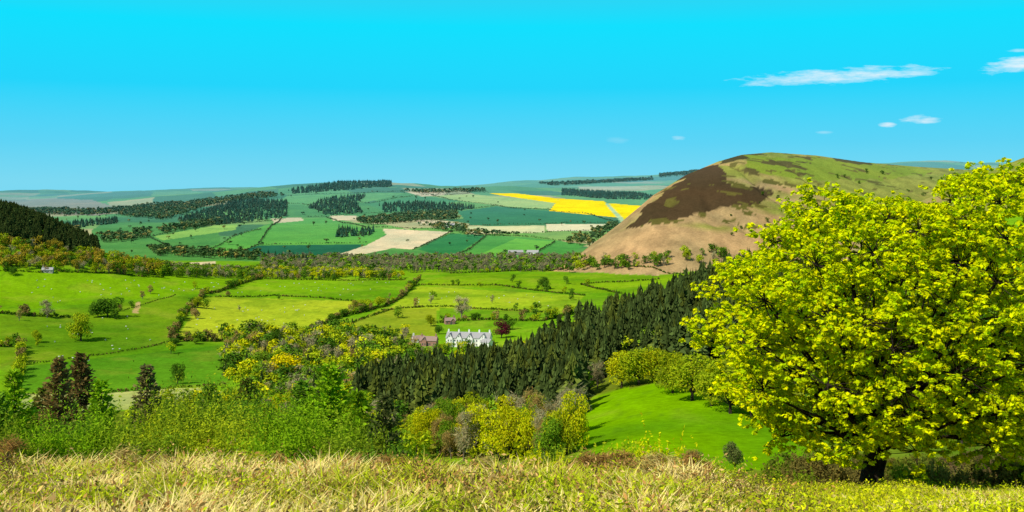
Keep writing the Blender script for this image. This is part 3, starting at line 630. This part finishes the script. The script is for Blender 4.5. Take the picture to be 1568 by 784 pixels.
# ---------------------------------------------------------------- camera, sun, sky
cam=bpy.data.cameras.new('camera');co=bpy.data.objects.new('camera',cam);S.collection.objects.link(co);S.camera=co
cam.sensor_width=36;cam.lens=36*F/1568.;cam.shift_y=-(392-V0)/1568.;co.rotation_euler=(radians(90),0,0);cam.clip_start=.1;cam.clip_end=40000
el=radians(47);toward=np.array([-.74,-.67]);toward/=np.linalg.norm(toward)
sv=np.array([toward[0]*math.cos(el),toward[1]*math.cos(el),math.sin(el)])
import mathutils
sun=bpy.data.lights.new('sun','SUN');so=bpy.data.objects.new('sun',sun);S.collection.objects.link(so);sun.energy=5.;sun.angle=radians(.5);sun.color=(1,.94,.82)
so.rotation_euler=mathutils.Vector(sv).to_track_quat('Z','Y').to_euler()
W=bpy.data.worlds.new('World');S.world=W;W.use_nodes=True;nt=W.node_tree;nt.nodes.clear()
out=nd(nt,'ShaderNodeOutputWorld');bg=nd(nt,'ShaderNodeBackground');bg.inputs[1].default_value=.1;nt.links.new(bg.outputs[0],out.inputs[0])
tc=nd(nt,'ShaderNodeTexCoord');sp=nd(nt,'ShaderNodeSeparateXYZ');nt.links.new(tc.outputs['Generated'],sp.inputs[0])
def mth(op,a,b=None,c=None,cl=False):
    n=nd(nt,'ShaderNodeMath',operation=op);n.use_clamp=cl
    for i,x in enumerate((a,b,c)):
        if x is None: continue
        if isinstance(x,(int,float)): n.inputs[i].default_value=x
        else: nt.links.new(x,n.inputs[i])
    return n.outputs[0]
zc=mth('MAXIMUM',sp.outputs[2],.01);cv=nd(nt,'ShaderNodeCombineXYZ');nt.links.new(sp.outputs[0],cv.inputs[0]);nt.links.new(sp.outputs[1],cv.inputs[1]);nt.links.new(zc,cv.inputs[2])
sk=nd(nt,'ShaderNodeTexSky',sky_type='NISHITA');sk.sun_disc=False;sk.sun_elevation=el;sk.sun_rotation=math.atan2(sv[0],sv[1]);nt.links.new(cv.outputs[0],sk.inputs[0])
rp=nd(nt,'ShaderNodeValToRGB');nt.links.new(mth('MULTIPLY',zc,2.0,cl=True),rp.inputs[0])
E=rp.color_ramp.elements;E[0].position=0.02;E[0].color=(.20,.70,.90,1);E[1].position=1;E[1].color=(.14,.24,.40,1)
for p_,c in((.09,(.10,.66,.93,1)),(.19,(.01,.67,.98,1)),(.30,(0.0,.75,1,1)),(.5,(.08,.42,.68,1))):
    e=E.new(p_);e.color=c
g10=nd(nt,'ShaderNodeVectorMath',operation='SCALE');nt.links.new(rp.outputs[0],g10.inputs[0]);g10.inputs['Scale'].default_value=10.
mx=nd(nt,'ShaderNodeMix',data_type='RGBA');mx.inputs[0].default_value=.98;nt.links.new(sk.outputs[0],mx.inputs[6]);nt.links.new(g10.outputs[0],mx.inputs[7])
ys=mth('MAXIMUM',sp.outputs[1],.01);aa=mth('DIVIDE',sp.outputs[0],ys);bb=mth('DIVIDE',sp.outputs[2],ys)
cn=nd(nt,'ShaderNodeCombineXYZ');nt.links.new(mth('MULTIPLY',aa,22.),cn.inputs[0]);nt.links.new(mth('MULTIPLY',bb,110.),cn.inputs[1])
no=nd(nt,'ShaderNodeTexNoise');no.inputs['Scale'].default_value=1.9;no.inputs['Detail'].default_value=7;no.inputs['Roughness'].default_value=.65;nt.links.new(cn.outputs[0],no.inputs['Vector'])
nz=mth('MULTIPLY',mth('SUBTRACT',no.outputs['Fac'],.5),3.4)
tot=None
for (u,v,w_,h_,tl,sg) in [(1285,116,160,13,-.06,.9),(1400,111,40,6,0,.7),(1562,97,60,13,-.15,1.),(1565,77,30,3,0,.6),(1411,183,32,7,0,1.),(1358,191,15,4,0,.8),(1040,211,12,4,0,.45),(1262,203,14,3,0,.3),(945,215,20,5,0,.14)]:
    da=mth('SUBTRACT',aa,(u-CU)/F);db=mth('ADD',mth('SUBTRACT',bb,(V0-v)/F),mth('MULTIPLY',da,tl))
    x=mth('POWER',mth('ABSOLUTE',mth('DIVIDE',da,w_/F)),2.);y=mth('POWER',mth('ABSOLUTE',mth('DIVIDE',db,h_/F)),2.)
    m=mth('MULTIPLY',mth('ADD',mth('SUBTRACT',1.,mth('ADD',x,y)),nz),.65*sg,cl=True)
    lim=mth('SUBTRACT',2.2,mth('ADD',x,y),cl=True);m=mth('MULTIPLY',m,lim)
    tot=m if tot is None else mth('MAXIMUM',tot,m)
mc=nd(nt,'ShaderNodeMix',data_type='RGBA');nt.links.new(mth('MULTIPLY',tot,.92),mc.inputs[0]);nt.links.new(mx.outputs[2],mc.inputs[6]);mc.inputs[7].default_value=(9,9.5,9.8,1)
nt.links.new(mc.outputs[2],bg.inputs[0])
